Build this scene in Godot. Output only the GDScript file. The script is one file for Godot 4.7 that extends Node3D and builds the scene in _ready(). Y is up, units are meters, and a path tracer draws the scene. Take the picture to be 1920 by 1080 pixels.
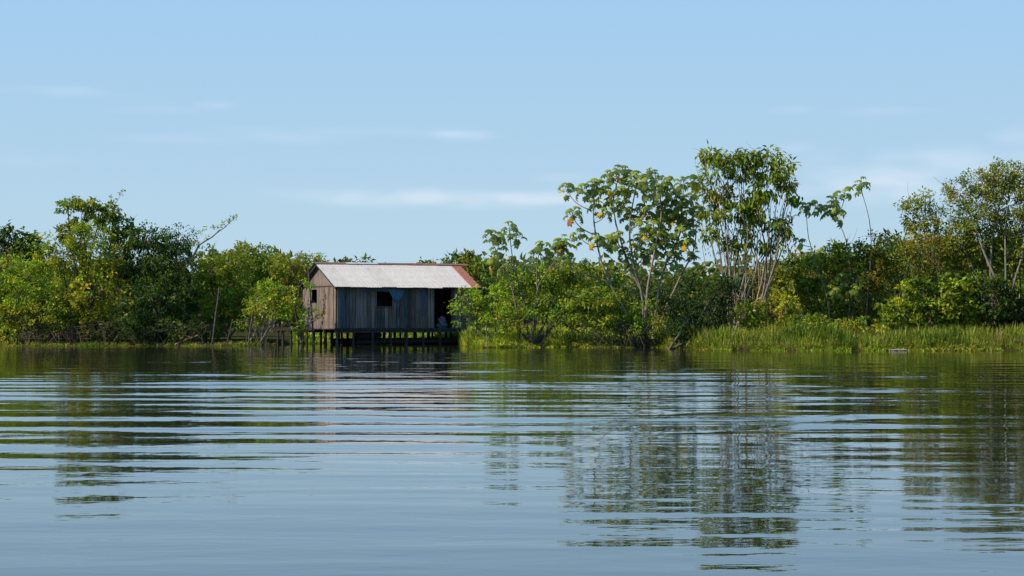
extends Node3D

const EYE := 1.55        # eye height above the river, metres
const LENS := 3993.0     # focal length in units of 1/1920 of the picture width
const BACK := 40.0       # the eye stands this far on the near side of z = 0

var rng := RandomNumberGenerator.new()
var noise := FastNoiseLite.new()
var taken := {}
var M := {}

# ---------------------------------------------------------------- helpers
class Shape:
	var v := PackedVector3Array()
	var n := PackedVector3Array()
	var c := PackedColorArray()
	var i := PackedInt32Array()
	var o := Vector3.ZERO

	func leaf(p: Vector3, d: Vector3, up: Vector3, l: float, w: float, col: Color) -> void:
		var s := d.cross(up).normalized()
		var u := s.cross(d)
		var k := v.size()
		var q := p - o
		var m := q + d * (l * 0.45) + u * (w * 0.35)
		v.append(q); v.append(m - s * w); v.append(m + s * w); v.append(q + d * l - u * (l * 0.12))
		c.append(col); c.append(col); c.append(col); c.append(col)
		i.append(k); i.append(k + 1); i.append(k + 3); i.append(k); i.append(k + 3); i.append(k + 2)

	func tube(pts: Array, radii: Array, sides: int, col: Color) -> void:
		var k := v.size()
		var m := pts.size()
		var side := Vector3.ZERO
		for a in m:
			var d: Vector3 = ((pts[mini(a + 1, m - 1)] as Vector3) - (pts[maxi(a - 1, 0)] as Vector3)).normalized()
			if side == Vector3.ZERO:
				side = d.cross(Vector3(0.31, 0.2, 0.93)).normalized()
			side = (side - d * side.dot(d)).normalized()
			var other := d.cross(side)
			for b in sides:
				var t := TAU * b / sides
				var r: Vector3 = side * cos(t) + other * sin(t)
				v.append((pts[a] as Vector3) - o + r * float(radii[a])); n.append(r); c.append(col)
		for a in m - 1:
			for b in sides:
				var p := k + a * sides + b
				var q := k + a * sides + (b + 1) % sides
				i.append(p); i.append(p + sides); i.append(q)
				i.append(q); i.append(p + sides); i.append(q + sides)
		for b in sides - 2:
			var e := k + (m - 1) * sides
			i.append(e); i.append(e + b + 2); i.append(e + b + 1)

	func quad(a: Vector3, b: Vector3, cc: Vector3, d: Vector3, col := Color.WHITE) -> void:
		var k := v.size()
		v.append(a - o); v.append(b - o); v.append(cc - o); v.append(d - o)
		c.append(col); c.append(col); c.append(col); c.append(col)
		i.append(k); i.append(k + 1); i.append(k + 2); i.append(k); i.append(k + 2); i.append(k + 3)

	func hexa(p: Array) -> void:   # p[0..3] bottom ring, p[4..7] top ring
		quad(p[3], p[2], p[1], p[0]); quad(p[4], p[5], p[6], p[7])
		for a in 4:
			var b := (a + 1) % 4
			quad(p[a], p[b], p[b + 4], p[a + 4])

	func mesh() -> ArrayMesh:
		var arr := []
		arr.resize(Mesh.ARRAY_MAX)
		arr[Mesh.ARRAY_VERTEX] = v
		if n.size() == v.size():
			arr[Mesh.ARRAY_NORMAL] = n
		if c.size() == v.size():
			arr[Mesh.ARRAY_COLOR] = c
		arr[Mesh.ARRAY_INDEX] = i
		var m := ArrayMesh.new()
		if v.size():
			m.add_surface_from_arrays(Mesh.PRIMITIVE_TRIANGLES, arr)
		return m

func shape(o := Vector3.ZERO) -> Shape:
	var s := Shape.new()
	s.o = o
	return s

func numbered(called: String) -> String:
	var k: int = taken.get(called, 0)
	taken[called] = k + 1
	return called if k == 0 else "%s_%03d" % [called, k]

func tag(o: Node, label: String, category: String, group := "") -> void:
	o.set_meta("label", label)
	o.set_meta("category", category)
	if group: o.set_meta("group", group)

func thing(called: String, label: String, category: String, at := Vector3.ZERO, group := "") -> Node3D:
	var o := Node3D.new()
	o.name = numbered(called)
	add_child(o)
	o.position = at
	tag(o, label, category, group)
	return o

func part(called: String, m: Mesh, mat: Material, parent: Node, kind := "") -> MeshInstance3D:
	var o := MeshInstance3D.new()
	o.name = numbered(called) if parent == self else called
	o.mesh = m
	o.material_override = mat
	parent.add_child(o, true)
	if kind: o.set_meta("kind", kind)
	return o

func spot(px: float, py: float, d: float) -> Vector3:   # metres, for a point seen px across and py down at d metres
	return Vector3((px - 960.0) * (d + BACK) / LENS, EYE + (590.0 - py) * (d + BACK) / LENS, -d)

func ball() -> Vector3:
	var z := rng.randf_range(-1.0, 1.0)
	var t := rng.randf() * TAU
	var r := sqrt(1.0 - z * z)
	return Vector3(r * cos(t), z, r * sin(t))

func vary(col: Color, by: float) -> Color:
	var k := 1.0 + rng.randf_range(-by, by)
	return Color(col.r * k * rng.randf_range(0.85, 1.15), col.g * k, col.b * k)

func lin(r: float, g: float, b: float) -> Color:
	return Color(r, g, b).linear_to_srgb()

func noise_texture(freq: float, a: Color, b: Color, octaves := 4, size := 512, sd := 1) -> NoiseTexture2D:
	var f := FastNoiseLite.new()
	f.seed = sd
	f.frequency = freq
	f.fractal_octaves = octaves
	var t := NoiseTexture2D.new()
	t.width = size; t.height = size; t.seamless = true; t.noise = f
	var g := Gradient.new()
	g.set_color(0, a); g.set_color(1, b)
	t.color_ramp = g
	return t

func surface(col: Color, rough := 0.8) -> StandardMaterial3D:
	var m := StandardMaterial3D.new()
	m.albedo_color = col
	m.roughness = rough
	return m

func foliage(rough: float, through: Color) -> StandardMaterial3D:
	var m := surface(Color.WHITE, rough)
	m.vertex_color_use_as_albedo = true
	m.metallic_specular = 0.28
	m.backlight_enabled = true
	m.backlight = through
	m.cull_mode = BaseMaterial3D.CULL_DISABLED
	return m

# ---------------------------------------------------------------- materials
func make_materials() -> void:
	M.leaf = foliage(0.5, lin(0.8, 0.86, 0.3))
	M.grass = foliage(0.6, lin(0.6, 0.7, 0.2))
	M.bark = surface(Color.WHITE, 0.9)
	M.bark.vertex_color_use_as_albedo = true
	M.bark.albedo_texture = noise_texture(0.02, Color(0.72, 0.70, 0.68), Color(1, 1, 1), 5)
	M.bark.uv1_triplanar = true
	M.bark.uv1_world_triplanar = true
	M.bark.uv1_scale = Vector3(1.2, 0.5, 1.2)
	var tex := [noise_texture(0.014, Color(0.2, 0.19, 0.19), Color(1, 1, 1), 6, 512, 3), noise_texture(0.012, Color(0.28, 0.25, 0.24), Color(1, 1, 1), 6, 512, 8)]
	M.boards = []
	for col in [lin(0.19, 0.165, 0.148), lin(0.27, 0.235, 0.21), lin(0.1, 0.083, 0.073), lin(0.21, 0.172, 0.142), lin(0.15, 0.138, 0.13), lin(0.37, 0.325, 0.295)]:
		var b := surface(col, 0.9)
		b.albedo_texture = tex[M.boards.size() % 2]
		b.uv1_triplanar = true
		b.uv1_world_triplanar = true
		b.uv1_scale = Vector3(6.0, 0.11, 6.0)
		b.uv1_offset = Vector3(col.r * 7.0, col.g * 31.0, col.b * 13.0)
		M.boards.append(b)
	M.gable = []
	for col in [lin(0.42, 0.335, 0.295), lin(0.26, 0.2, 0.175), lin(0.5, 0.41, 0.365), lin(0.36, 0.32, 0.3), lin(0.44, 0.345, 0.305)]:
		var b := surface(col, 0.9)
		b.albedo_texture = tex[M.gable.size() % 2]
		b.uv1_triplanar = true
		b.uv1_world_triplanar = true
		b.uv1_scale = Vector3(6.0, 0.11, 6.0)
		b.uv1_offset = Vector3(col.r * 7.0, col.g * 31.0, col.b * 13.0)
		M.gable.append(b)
	M.teal = []
	for col in [lin(0.07, 0.14, 0.155), lin(0.12, 0.175, 0.18)]:
		var b := surface(col, 0.85)
		b.albedo_texture = tex[1]
		b.uv1_triplanar = true
		b.uv1_world_triplanar = true
		b.uv1_scale = Vector3(6.0, 0.2, 6.0)
		M.teal.append(b)
	M.dark_wood = surface(lin(0.085, 0.07, 0.06), 0.95)
	M.dark_wood.albedo_texture = tex[0]
	M.dark_wood.uv1_triplanar = true
	M.post = surface(lin(0.16, 0.135, 0.12), 0.95)
	M.post.albedo_texture = tex[1]
	M.post.uv1_triplanar = true
	M.post.uv1_scale = Vector3(4.0, 0.6, 4.0)
	M.roof = []
	for k in 3:
		var r := surface([lin(0.49, 0.47, 0.455), lin(0.465, 0.45, 0.435), lin(0.51, 0.49, 0.475)][k], 0.55)
		r.albedo_texture = noise_texture(0.008, Color(0.86, 0.83, 0.8), Color(1, 1, 1), 6, 512, 20 + k)
		r.uv1_triplanar = true
		r.uv1_scale = Vector3(1.6, 0.5, 0.35)
		M.roof.append(r)
	M.rust = surface(lin(0.40, 0.15, 0.10), 0.85)
	M.rust.albedo_texture = noise_texture(0.015, Color(0.55, 0.5, 0.5), Color(1, 1, 1), 5, 512, 31)
	M.rust.uv1_triplanar = true
	M.rust.uv1_scale = Vector3(1.5, 1.5, 0.6)
	M.old_rust = surface(lin(0.16, 0.085, 0.065), 0.9)
	M.tarp = surface(lin(0.012, 0.1, 0.19), 0.5)
	M.tarp_old = surface(lin(0.014, 0.05, 0.09), 0.6)
	M.cloth = surface(lin(0.2, 0.16, 0.18), 0.95)
	M.cloth_blue = surface(lin(0.09, 0.14, 0.2), 0.95)
	M.ground = surface(lin(0.055, 0.06, 0.025), 1.0)
	M.ground.metallic_specular = 0.0
	M.ground.albedo_texture = noise_texture(0.02, Color(0.6, 0.55, 0.5), Color(1, 1, 1), 5)
	M.ground.uv1_triplanar = true
	M.ground.uv1_world_triplanar = true
	M.ground.uv1_scale = Vector3(0.15, 0.15, 0.15)
	var w := surface(lin(0.013, 0.014, 0.007), 0.012)
	w.metallic_specular = 0.36
	var rip := noise_texture(0.012, Color.BLACK, Color.WHITE, 3, 1024, 5)
	w.heightmap_enabled = true
	w.heightmap_texture = rip
	w.heightmap_scale = 0.14
	w.uv1_triplanar = true
	w.uv1_world_triplanar = true
	w.uv1_scale = Vector3(0.11, 0.2, 0.2)
	M.water = w
	M.cecropia = []
	for col in [lin(0.052, 0.085, 0.012), lin(0.08, 0.12, 0.015), lin(0.17, 0.21, 0.022), lin(0.036, 0.068, 0.014), lin(0.4, 0.27, 0.02), lin(0.26, 0.09, 0.025)]:
		var b := foliage(0.42, lin(0.4, 0.46, 0.12))
		b.vertex_color_use_as_albedo = false
		b.albedo_color = col
		M.cecropia.append(b)

const YELLOW := [Color(0.325, 0.338, 0.0286), Color(0.221, 0.267, 0.026), Color(0.429, 0.403, 0.039), Color(0.13, 0.182, 0.026)]
const GREEN := [Color(0.166, 0.219, 0.0243), Color(0.241, 0.292, 0.0292), Color(0.108, 0.161, 0.0219), Color(0.333, 0.342, 0.034)]
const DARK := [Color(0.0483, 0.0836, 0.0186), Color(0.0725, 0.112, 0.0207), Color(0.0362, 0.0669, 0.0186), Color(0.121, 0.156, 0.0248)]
const OLIVE := [Color(0.25, 0.246, 0.0365), Color(0.184, 0.201, 0.0304), Color(0.333, 0.308, 0.051), Color(0.133, 0.17, 0.0267)]
const BRIGHT := [Color(0.26, 0.338, 0.0286), Color(0.338, 0.397, 0.0364), Color(0.169, 0.254, 0.026), Color(0.39, 0.403, 0.0455)]
const FAR := [Color(0.108, 0.138, 0.0356), Color(0.141, 0.163, 0.0427), Color(0.081, 0.112, 0.0333), Color(0.176, 0.181, 0.0499)]

# ---------------------------------------------------------------- plants
# lobes: [px, py, half width, half height] of each mass of leaves, as seen at depth d
func limb(w: Shape, a: Vector3, b: Vector3, r0: float, r1: float, bend: float, col: Color, sides := 5) -> void:
	var pts := []
	var rad := []
	var off := ball() * bend * a.distance_to(b)
	var steps := 5
	for k in steps + 1:
		var t := float(k) / steps
		pts.append(a.lerp(b, t) + off * sin(t * PI) + ball() * 0.02 * a.distance_to(b) * (1.0 if k > 0 and k < steps else 0.0))
		rad.append(lerpf(r0, r1, t))
	w.tube(pts, rad, sides, col)

func clump(s: Shape, p: Vector3, out: Vector3, rc: float, count: int, l: float, wid: float, droop: float, base: Color, spread := 0.75) -> void:
	for k in count:
		var q := ball() * rc * pow(rng.randf(), 0.4)
		q.y *= spread
		var d := (out * 0.55 + ball() * 0.9 + Vector3(0, -droop, 0)).normalized()
		var up := (Vector3(0, 0.9, 0) + ball() * 0.75 + out * 0.3)
		if absf(up.normalized().dot(d)) > 0.97:
			up = Vector3(1, 0.2, 0.3)
		var ll := l * rng.randf_range(0.65, 1.25)
		s.leaf(p + q, d, up, ll, wid * ll, vary(base, 0.28))

func leafy(called: String, label: String, category: String, d: float, base_px: float, lobes: Array, pal: Array, opt := {}) -> Node3D:
	var g := (d + BACK) / LENS
	var base := Vector3((base_px - 960.0) * g, float(opt.get("base_y", -0.05)), -d)
	var t := thing(called, label, category, base, opt.get("group", ""))
	var wood := shape(base)
	var crown := shape(base)
	var l: float = opt.get("leaf", 0.16)
	var wid: float = opt.get("wide", 0.27)
	var rc: float = opt.get("clump", 0.34)
	var cover: float = opt.get("cover", 1.5)
	var per: int = opt.get("per", 24)
	var droop: float = opt.get("droop", 0.25)
	var stems: int = opt.get("stems", 5)
	var r0: float = opt.get("trunk", 0.07)
	var bark: Color = opt.get("bark", Color(0.13, 0.105, 0.085))
	var feet := []
	for k in stems:
		feet.append(base + Vector3(rng.randf_range(-1, 1) * opt.get("spread", 0.4), 0, rng.randf_range(-1, 1) * 0.3))
	for li in lobes.size():
		var lb: Array = lobes[li]
		var c := spot(lb[0], lb[1], d)
		var rad := Vector3(lb[2] * g, lb[3] * g, clampf(maxf(lb[2], lb[3]) * g * 0.9, 0.4, 1.6))
		c.z += rng.randf_range(-0.5, 0.5) * rad.z
		var foot: Vector3 = feet[li % feet.size()]
		if opt.get("limbs", true):
			limb(wood, foot, c, r0 * rng.randf_range(0.7, 1.1), r0 * 0.3, 0.1, vary(bark, 0.15), 6)
		var area := 4.19 * (rad.x * rad.y + rad.y * rad.z + rad.x * rad.z)
		var ls := l * rng.randf_range(0.8, 1.35)
		var shift := Color(rng.randf_range(0.86, 1.14), rng.randf_range(0.92, 1.14), 1.0)
		var count := int(cover * area / (PI * rc * rc)) + 2
		for k in count:
			var dir := ball()
			var u := pow(rng.randf_range(0.12, 1.0), 0.42)
			u *= 1.0 + 0.38 * noise.get_noise_3d(dir.x * 60.0 + li * 77.0, dir.y * 60.0, dir.z * 60.0 + d)
			if k % 8 == 0: u *= rng.randf_range(1.1, 1.4)
			var p := c + dir * rad * u
			if p.y < 0.15:
				continue
			var out := (dir / rad).normalized()
			if k % 17 == 5:
				limb(wood, p, p + (dir + Vector3(0, 0.4, 0)) * rng.randf_range(0.3, 0.8), 0.012, 0.004, 0.1, vary(Color(0.27, 0.24, 0.2), 0.25), 3)
			if k % 3 == 0 or k % 8 == 0:
				limb(wood, c + dir * rad * u * 0.2, p, r0 * 0.22, 0.006, 0.12, vary(bark, 0.2), 3)
			var pick: Color = pal[clampi(int(rng.randf() * rng.randf() * pal.size() * 1.4), 0, pal.size() - 1)]
			clump(crown, p, out, rc * rng.randf_range(0.6, 1.2), int(per * rng.randf_range(0.6, 1.4) * l / ls), ls, wid, droop, vary(pick * shift, 0.25))
	part("trunk", wood.mesh(), M.bark, t)
	part("crown", crown.mesh(), M.leaf, t)
	return t

func tangle(t: Node3D, d: float, x0: float, x1: float, y0: float, count: int) -> void:   # arching roots and dead sticks at the waterline
	var s := shape(t.position)
	for k in count:
		var px := rng.randf_range(x0, x1)
		var a := spot(px, y0 + rng.randf_range(-10, 14), d + rng.randf_range(-0.8, 0.6))
		var b := Vector3(a.x + rng.randf_range(-0.9, 0.9), -0.1, a.z + rng.randf_range(-0.1, 0.6))
		if k % 2:
			b = a + Vector3(rng.randf_range(-1.1, 1.1), rng.randf_range(-0.5, 0.25), rng.randf_range(-0.5, 0.5))
			b.y = maxf(b.y, 0.03)
		var r := rng.randf_range(0.006, 0.022)
		limb(s, a, b, r, r * 0.6, 0.2, vary(Color(0.075, 0.055, 0.042), 0.6), 4)
	part("roots", s.mesh(), M.bark, t, "stuff")

var palms := []
func palmate(sd: int) -> ArrayMesh:
	var s := shape()
	var lobes := 8 + sd % 2
	for k in lobes:
		var t := float(k) / (lobes - 1)
		var a := deg_to_rad(lerpf(-152.0, 152.0, t)) + rng.randf_range(-0.06, 0.06)
		var ln := lerpf(1.0, 0.62, pow(absf(t - 0.5) * 2.0, 1.5)) * rng.randf_range(0.9, 1.08)
		var f := Vector3(sin(a), 0, cos(a))
		var sd2 := Vector3(cos(a), 0, -sin(a))
		var dr := rng.randf_range(0.05, 0.45)
		var mid := f * ln * 0.55 + Vector3(0, -0.1, 0)
		var ml := mid - sd2 * 0.235 * ln + Vector3(0, -0.07, 0)
		var mr := mid + sd2 * 0.235 * ln + Vector3(0, -0.07, 0)
		var tip := f * ln * 0.86 + Vector3(0, -0.2 - dr, 0)
		var k0 := s.v.size()
		for p in [Vector3.ZERO, ml, mid, mr, tip]:
			s.v.append(p)
		for q in [0, 1, 2, 0, 2, 3, 1, 4, 2, 2, 4, 3]:
			s.i.append(k0 + q)
	return s.mesh()

func rosette(pet: Shape, crown: Node3D, tip: Vector3, axis: Vector3, size: float, count: int, odd: float) -> void:
	var a0 := rng.randf() * TAU
	var side := axis.cross(Vector3(0.3, 0.1, 0.9)).normalized()
	var other := axis.cross(side)
	for k in count:
		var a := a0 + k * 2.399
		var e := lerpf(1.15, -0.35, float(k) / maxf(1.0, count - 1)) + rng.randf_range(-0.2, 0.2)
		var hor := side * cos(a) + other * sin(a)
		var dir := (hor * cos(e) + axis * sin(e)).normalized()
		var root := tip - axis * 0.02 * k
		var end := root + dir * size * rng.randf_range(0.7, 1.15) + Vector3(0, -0.05, 0)
		pet.tube([root, (root + end) / 2 + Vector3(0, 0.04, 0), end], [0.012, 0.009, 0.007], 3, Color(0.12, 0.14, 0.05))
		var nrm := (Vector3(0, 0.75, 0) + dir * 0.85 + ball() * 0.4).normalized()
		var fw := (hor + Vector3(0, -0.5, 0)).slide(nrm).normalized()
		var sz := size * rng.randf_range(0.62, 0.95)
		var lf := part("leaf", palms[rng.randi() % palms.size()], null, crown)
		var which := 0
		var roll := rng.randf()
		if roll < odd and k > count / 2: which = 4 if rng.randf() < 0.75 else 5
		elif k < 2: which = 2
		else: which = [0, 1, 1, 3, 0][rng.randi() % 5]
		lf.material_override = M.cecropia[which]
		lf.transform = Transform3D(Basis(nrm.cross(fw), nrm, fw).scaled_local(Vector3(sz, sz, sz)), end - pet.o)

func cecropia(label: String, d: float, base_px: float, stems: Array, tips: Array, size := 0.36, opt := {}) -> Node3D:
	var base := Vector3((base_px - 960.0) * (d + BACK) / LENS, 0.0, -d)
	var t := thing("cecropia_tree", label, "tree", base, "cecropia trees on the bank")
	var wood := shape(base)
	var pet := shape(base)
	var bark: Color = opt.get("bark", Color(0.24, 0.215, 0.18))
	var r0: float = opt.get("trunk", 0.075)
	var nodes := []
	for st in stems:
		var pts := []
		var rad := []
		var zo := rng.randf_range(-0.8, 0.8)
		for k in st.size():
			var p := spot(st[k][0], st[k][1], d)
			p.z += zo * float(k) / st.size()
			if k == 0: p.y = maxf(p.y, -0.1)
			pts.append(p)
		var fine := []
		var cur := Curve3D.new()
		for k in pts.size():
			var tan: Vector3 = ((pts[mini(k + 1, pts.size() - 1)] as Vector3) - (pts[maxi(k - 1, 0)] as Vector3)) * 0.17
			cur.add_point(pts[k], -tan, tan)
		var n := 14
		for k in n + 1:
			var p := cur.sample_baked(cur.get_baked_length() * k / n) + ball() * 0.012
			fine.append(p)
			rad.append(lerpf(r0, r0 * 0.35, float(k) / n))
			nodes.append([p, rad[-1]])
		wood.tube(fine, rad, 6, vary(bark, 0.1))
	var crown := Node3D.new()
	crown.name = "crown"
	t.add_child(crown)
	var leaves: int = opt.get("leaves", 8)
	for tp in tips:
		var tip := spot(tp[0], tp[1], d)
		tip.z += rng.randf_range(-0.9, 0.9)
		var best: Array = nodes[0]
		var cost := 1e9
		for q in nodes:
			var dp: Vector3 = tip - q[0]
			var e := absf(dp.x) + absf(dp.z) * 0.4 + absf(dp.y - maxf(0.45, absf(dp.x) * 0.75)) * 1.0
			if dp.y < 0.1: e += 3.0
			if e < cost:
				cost = e
				best = q
		var a: Vector3 = best[0]
		var axis := Vector3.UP
		if a.distance_to(tip) > 0.1:
			var hop := tip - a
			var c1 := a + Vector3(hop.x * 0.55, hop.y * 0.18, hop.z * 0.55)
			var c2 := a + Vector3(hop.x * 0.95, hop.y * 0.5, hop.z * 0.95)
			var pts := []
			var rad := []
			for k in 8:
				pts.append(a.bezier_interpolate(c1, c2, tip, k / 7.0))
				rad.append(lerpf(minf(best[1] * 0.75, 0.04), 0.018, k / 7.0))
			wood.tube(pts, rad, 5, vary(bark * 0.85, 0.1))
			axis = (tip - (pts[5] as Vector3)).normalized()
		rosette(pet, crown, tip, axis, size * (tp[2] if tp.size() > 2 else 1.0), leaves + rng.randi_range(-2, 1), 0.16)
	part("trunk", wood.mesh(), M.bark, t)
	part("petioles", pet.mesh(), M.bark, crown, "stuff")
	return t

# ---------------------------------------------------------------- terrain and water
func shore(x: float) -> float:
	var d := 64.6
	d = lerpf(d, 73.5, smoothstep(-12.6, -11.2, x))
	d = lerpf(d, 60.0, smoothstep(-3.2, -1.6, x))
	d = lerpf(d, 51.2, smoothstep(6.6, 9.0, x))
	return d + 0.5 * noise.get_noise_2d(x * 9.0, 3.0) + 0.25 * noise.get_noise_2d(x * 35.0, 9.0)

func land(x: float, d: float) -> float:
	return clampf((d - shore(x)) * 0.07, -2.5, 0.28) + 0.04 * noise.get_noise_2d(x * 20.0, d * 20.0)

func axis(stops: Array) -> PackedFloat32Array:   # [from, to, step, to, step ...]
	var out := PackedFloat32Array()
	var a: float = stops[0]
	out.append(a)
	var k := 1
	while k < stops.size():
		var n := maxi(1, roundi((float(stops[k]) - a) / float(stops[k + 1])))
		for q in n:
			out.append(lerpf(a, stops[k], float(q + 1) / n))
		a = stops[k]
		k += 2
	return out

func sheet(xs: PackedFloat32Array, zs: PackedFloat32Array, height: Callable) -> ArrayMesh:
	var s := shape()
	var w := xs.size()
	var h := zs.size()
	s.v.resize(w * h); s.n.resize(w * h)
	for r in h:
		for q in w:
			s.v[r * w + q] = Vector3(xs[q], height.call(xs[q], zs[r]), zs[r])
	for r in h:
		for q in w:
			var dx := s.v[r * w + mini(q + 1, w - 1)] - s.v[r * w + maxi(q - 1, 0)]
			var dz := s.v[mini(r + 1, h - 1) * w + q] - s.v[maxi(r - 1, 0) * w + q]
			s.n[r * w + q] = dz.cross(dx).normalized()
	s.i.resize((w - 1) * (h - 1) * 6)
	var k := 0
	for r in h - 1:
		for q in w - 1:
			var a := r * w + q
			s.i[k] = a; s.i[k + 1] = a + 1; s.i[k + 2] = a + w
			s.i[k + 3] = a + 1; s.i[k + 4] = a + w + 1; s.i[k + 5] = a + w
			k += 6
	return s.mesh()

func swell(x: float, z: float) -> float:
	var d := BACK - z
	var patch := noise.get_noise_2d(x * 2.2 + 40.0, z * 4.0)
	var fine := noise.get_noise_2d(x * 5.0 + 400.0, z * 9.0 + 90.0)
	var wake := smoothstep(19.0, 29.0, d) * (1.0 - 0.8 * smoothstep(52.0, 72.0, d)) * (1.0 - 0.55 * smoothstep(0.13, 0.22, x / maxf(d, 1.0)))
	wake *= clampf(0.75 + patch * 1.5 + fine * 0.9, 0.08, 1.6)
	var bend := 0.003 * (x + 3.0) * (x + 3.0) + 1.5 * noise.get_noise_2d(x * 4.0, z * 2.0)
	var h := 0.0085 * wake * (sin((z + bend) * TAU / 2.3) + 0.75 * sin((z + bend * 0.8 + 0.05 * x) * TAU / 3.3 + 1.0))
	var near := lerpf(0.55, 1.0, smoothstep(14.0, 40.0, d))
	h += 0.0011 * near * clampf(0.6 + fine * 1.8, 0.0, 1.6) * (sin(z * TAU / 0.83 + x * 0.7 + patch * 6.0) + 0.8 * sin(z * TAU / 0.61 - x * 1.3 + fine * 5.0))
	h += 0.0009 * near * sin(z * 3.1 + x * 2.2 + patch * 8.0) * sin(z * 1.1 - x * 1.7 + fine * 4.0)
	h += 0.003 * near * (sin(z * TAU / 4.3 + x * 0.35 + patch * 3.0) + 0.7 * sin(z * TAU / 1.6 - x * 0.5 + patch * 5.0))
	var ruffle := smoothstep(58.0, 70.0, d) * (1.0 - smoothstep(98.0, 108.0, d)) * smoothstep(-14.0, -9.0, x) * (1.0 - smoothstep(-1.0, 6.0, x))
	ruffle = 0.0022 * ruffle * clampf(0.6 + 2.0 * fine, 0.0, 1.5) + 0.0035 * exp(-pow((d - 43.3) / 0.9, 2.0)) * smoothstep(0.05, 0.1, x / maxf(d, 1.0)) * clampf(fine * 3.0, 0.0, 1.0)
	if ruffle > 0.0:
		h += ruffle * (sin(z * TAU / 0.55 + x * 0.9 + fine * 6.0) + sin(z * TAU / 0.72 - x * 1.4 + patch * 7.0) * sin(x * 3.1 + z))
	return h

# ---------------------------------------------------------------- the house
func board(parent: Node, called: String, a: Vector3, along: Vector3, w: float, y0: float, ya: float, yb: float, thick: Vector3, mat: Material) -> void:
	var s := shape()
	var b := a + along * w
	s.hexa([Vector3(a.x, y0, a.z), Vector3(b.x, y0, b.z), Vector3(b.x, y0, b.z) + thick, Vector3(a.x, y0, a.z) + thick,
		Vector3(a.x, ya, a.z), Vector3(b.x, yb, b.z), Vector3(b.x, yb, b.z) + thick, Vector3(a.x, ya, a.z) + thick])
	part(called, s.mesh(), mat, parent)

func beam(parent: Node, called: String, a: Vector3, b: Vector3, w: float, h: float, mat: Material) -> void:
	var s := shape()
	var d := (b - a).normalized()
	var side := d.cross(Vector3.UP)
	if side.length() < 0.1: side = Vector3.RIGHT
	side = side.normalized() * w / 2
	var up := side.cross(d).normalized() * h / 2
	s.hexa([a - side - up, b - side - up, b + side - up, a + side - up, a - side + up, b - side + up, b + side + up, a + side + up])
	part(called, s.mesh(), mat, parent)

func pole(parent: Node, called: String, a: Vector3, b: Vector3, r: float, mat: Material, sides := 8) -> void:
	var s := shape()
	var pts := []
	var rad := []
	for k in 6:
		var t := k / 5.0
		pts.append(a.lerp(b, t) + Vector3(rng.randf_range(-1, 1), 0, rng.randf_range(-1, 1)) * r * 0.25)
		rad.append(r * lerpf(1.08, 0.9, t))
	s.tube(pts, rad, sides, Color.WHITE)
	part(called, s.mesh(), mat, parent)

func wall(parent: Node, a: Vector3, along: Vector3, length: float, out: Vector3, y0: float, y1: float, holes: Array, mats: Array, tints := {}, gap := 0.03) -> void:
	var w := Node3D.new()
	w.name = "wall"
	parent.add_child(w, true)
	var x := 0.0
	while x < length - 0.04:
		var wd := minf(rng.randf_range(0.15, 0.27), length - x)
		for hole in holes:   # boards end at the sides of an opening
			for edge in [hole[0], hole[1]]:
				if x < edge - 0.03 and x + wd > edge - 0.05:
					wd = edge - x
		var mat: Material = mats[rng.randi() % mats.size()]
		for tx in tints:
			if x <= tx and x + wd > tx: mat = tints[tx]
		var spans := [[y0 - rng.randf_range(0.0, 0.05), y1 + rng.randf_range(-0.02, 0.02)]]
		for hole in holes:
			if x + wd / 2 > hole[0] and x + wd / 2 < hole[1]:
				spans = [[spans[0][0], hole[2]], [hole[3], spans[0][1]]]
		for sp in spans:
			if sp[1] - sp[0] > 0.03:
				var lift := out * rng.randf_range(0.0, 0.014)
				var skew := rng.randf_range(-0.006, 0.006)
				board(w, "plank", a + along * (x + 0.004) + lift, along, wd - rng.randf_range(0.3, 1.0) * gap, sp[0], sp[1] + skew, sp[1] - skew, out * 0.022, mat)
		x += wd

func corrugated(w: float, l: float) -> ArrayMesh:   # x across, z down the slope
	var s := shape()
	var waves := maxi(2, roundi(w / 0.085))
	var cols := waves * 4
	for r in 4:
		for q in cols + 1:
			var t := float(q) / cols
			var ph := t * waves * TAU
			s.v.append(Vector3(t * w, 0.011 * cos(ph), l * r / 3.0))
			s.n.append(Vector3(0.011 * sin(ph) * TAU * waves / w, 1, 0).normalized())
	for r in 3:
		for q in cols:
			var a := r * (cols + 1) + q
			for k in [a, a + 1, a + cols + 1, a + 1, a + cols + 2, a + cols + 1]:
				s.i.append(k)
	return s.mesh()

func cloth_sheet(pts: Array, cols: int, rows: int, rough: float, sd: float) -> ArrayMesh:   # hanging cloth between 4 corners: top left, top right, bottom right, bottom left
	var s := shape()
	for side in 2:
		for r in rows + 1:
			for q in cols + 1:
				var u := float(q) / cols
				var t := float(r) / rows
				var p: Vector3 = (pts[0] as Vector3).lerp(pts[1], u).lerp((pts[3] as Vector3).lerp(pts[2], u), t)
				p.z += rough * (sin(u * 17.0 + sd + t * 2.0) + 0.5 * sin(u * 31.0 + t * 5.0 + sd)) * (0.3 + t) - 0.006 * side
				p.y -= rough * 0.6 * sin(u * 9.0 + sd) * (1.0 - t) + rough * 0.8 * sin(u * 13.0) * t
				s.v.append(p)
	var half := (rows + 1) * (cols + 1)
	for side in 2:
		for r in rows:
			for q in cols:
				var a := side * half + r * (cols + 1) + q
				for k in ([a, a + 1, a + cols + 1, a + 1, a + cols + 2, a + cols + 1] if side == 0 else [a, a + cols + 1, a + 1, a + 1, a + cols + 1, a + cols + 2]):
					s.i.append(k)
	return s.mesh()

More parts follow.
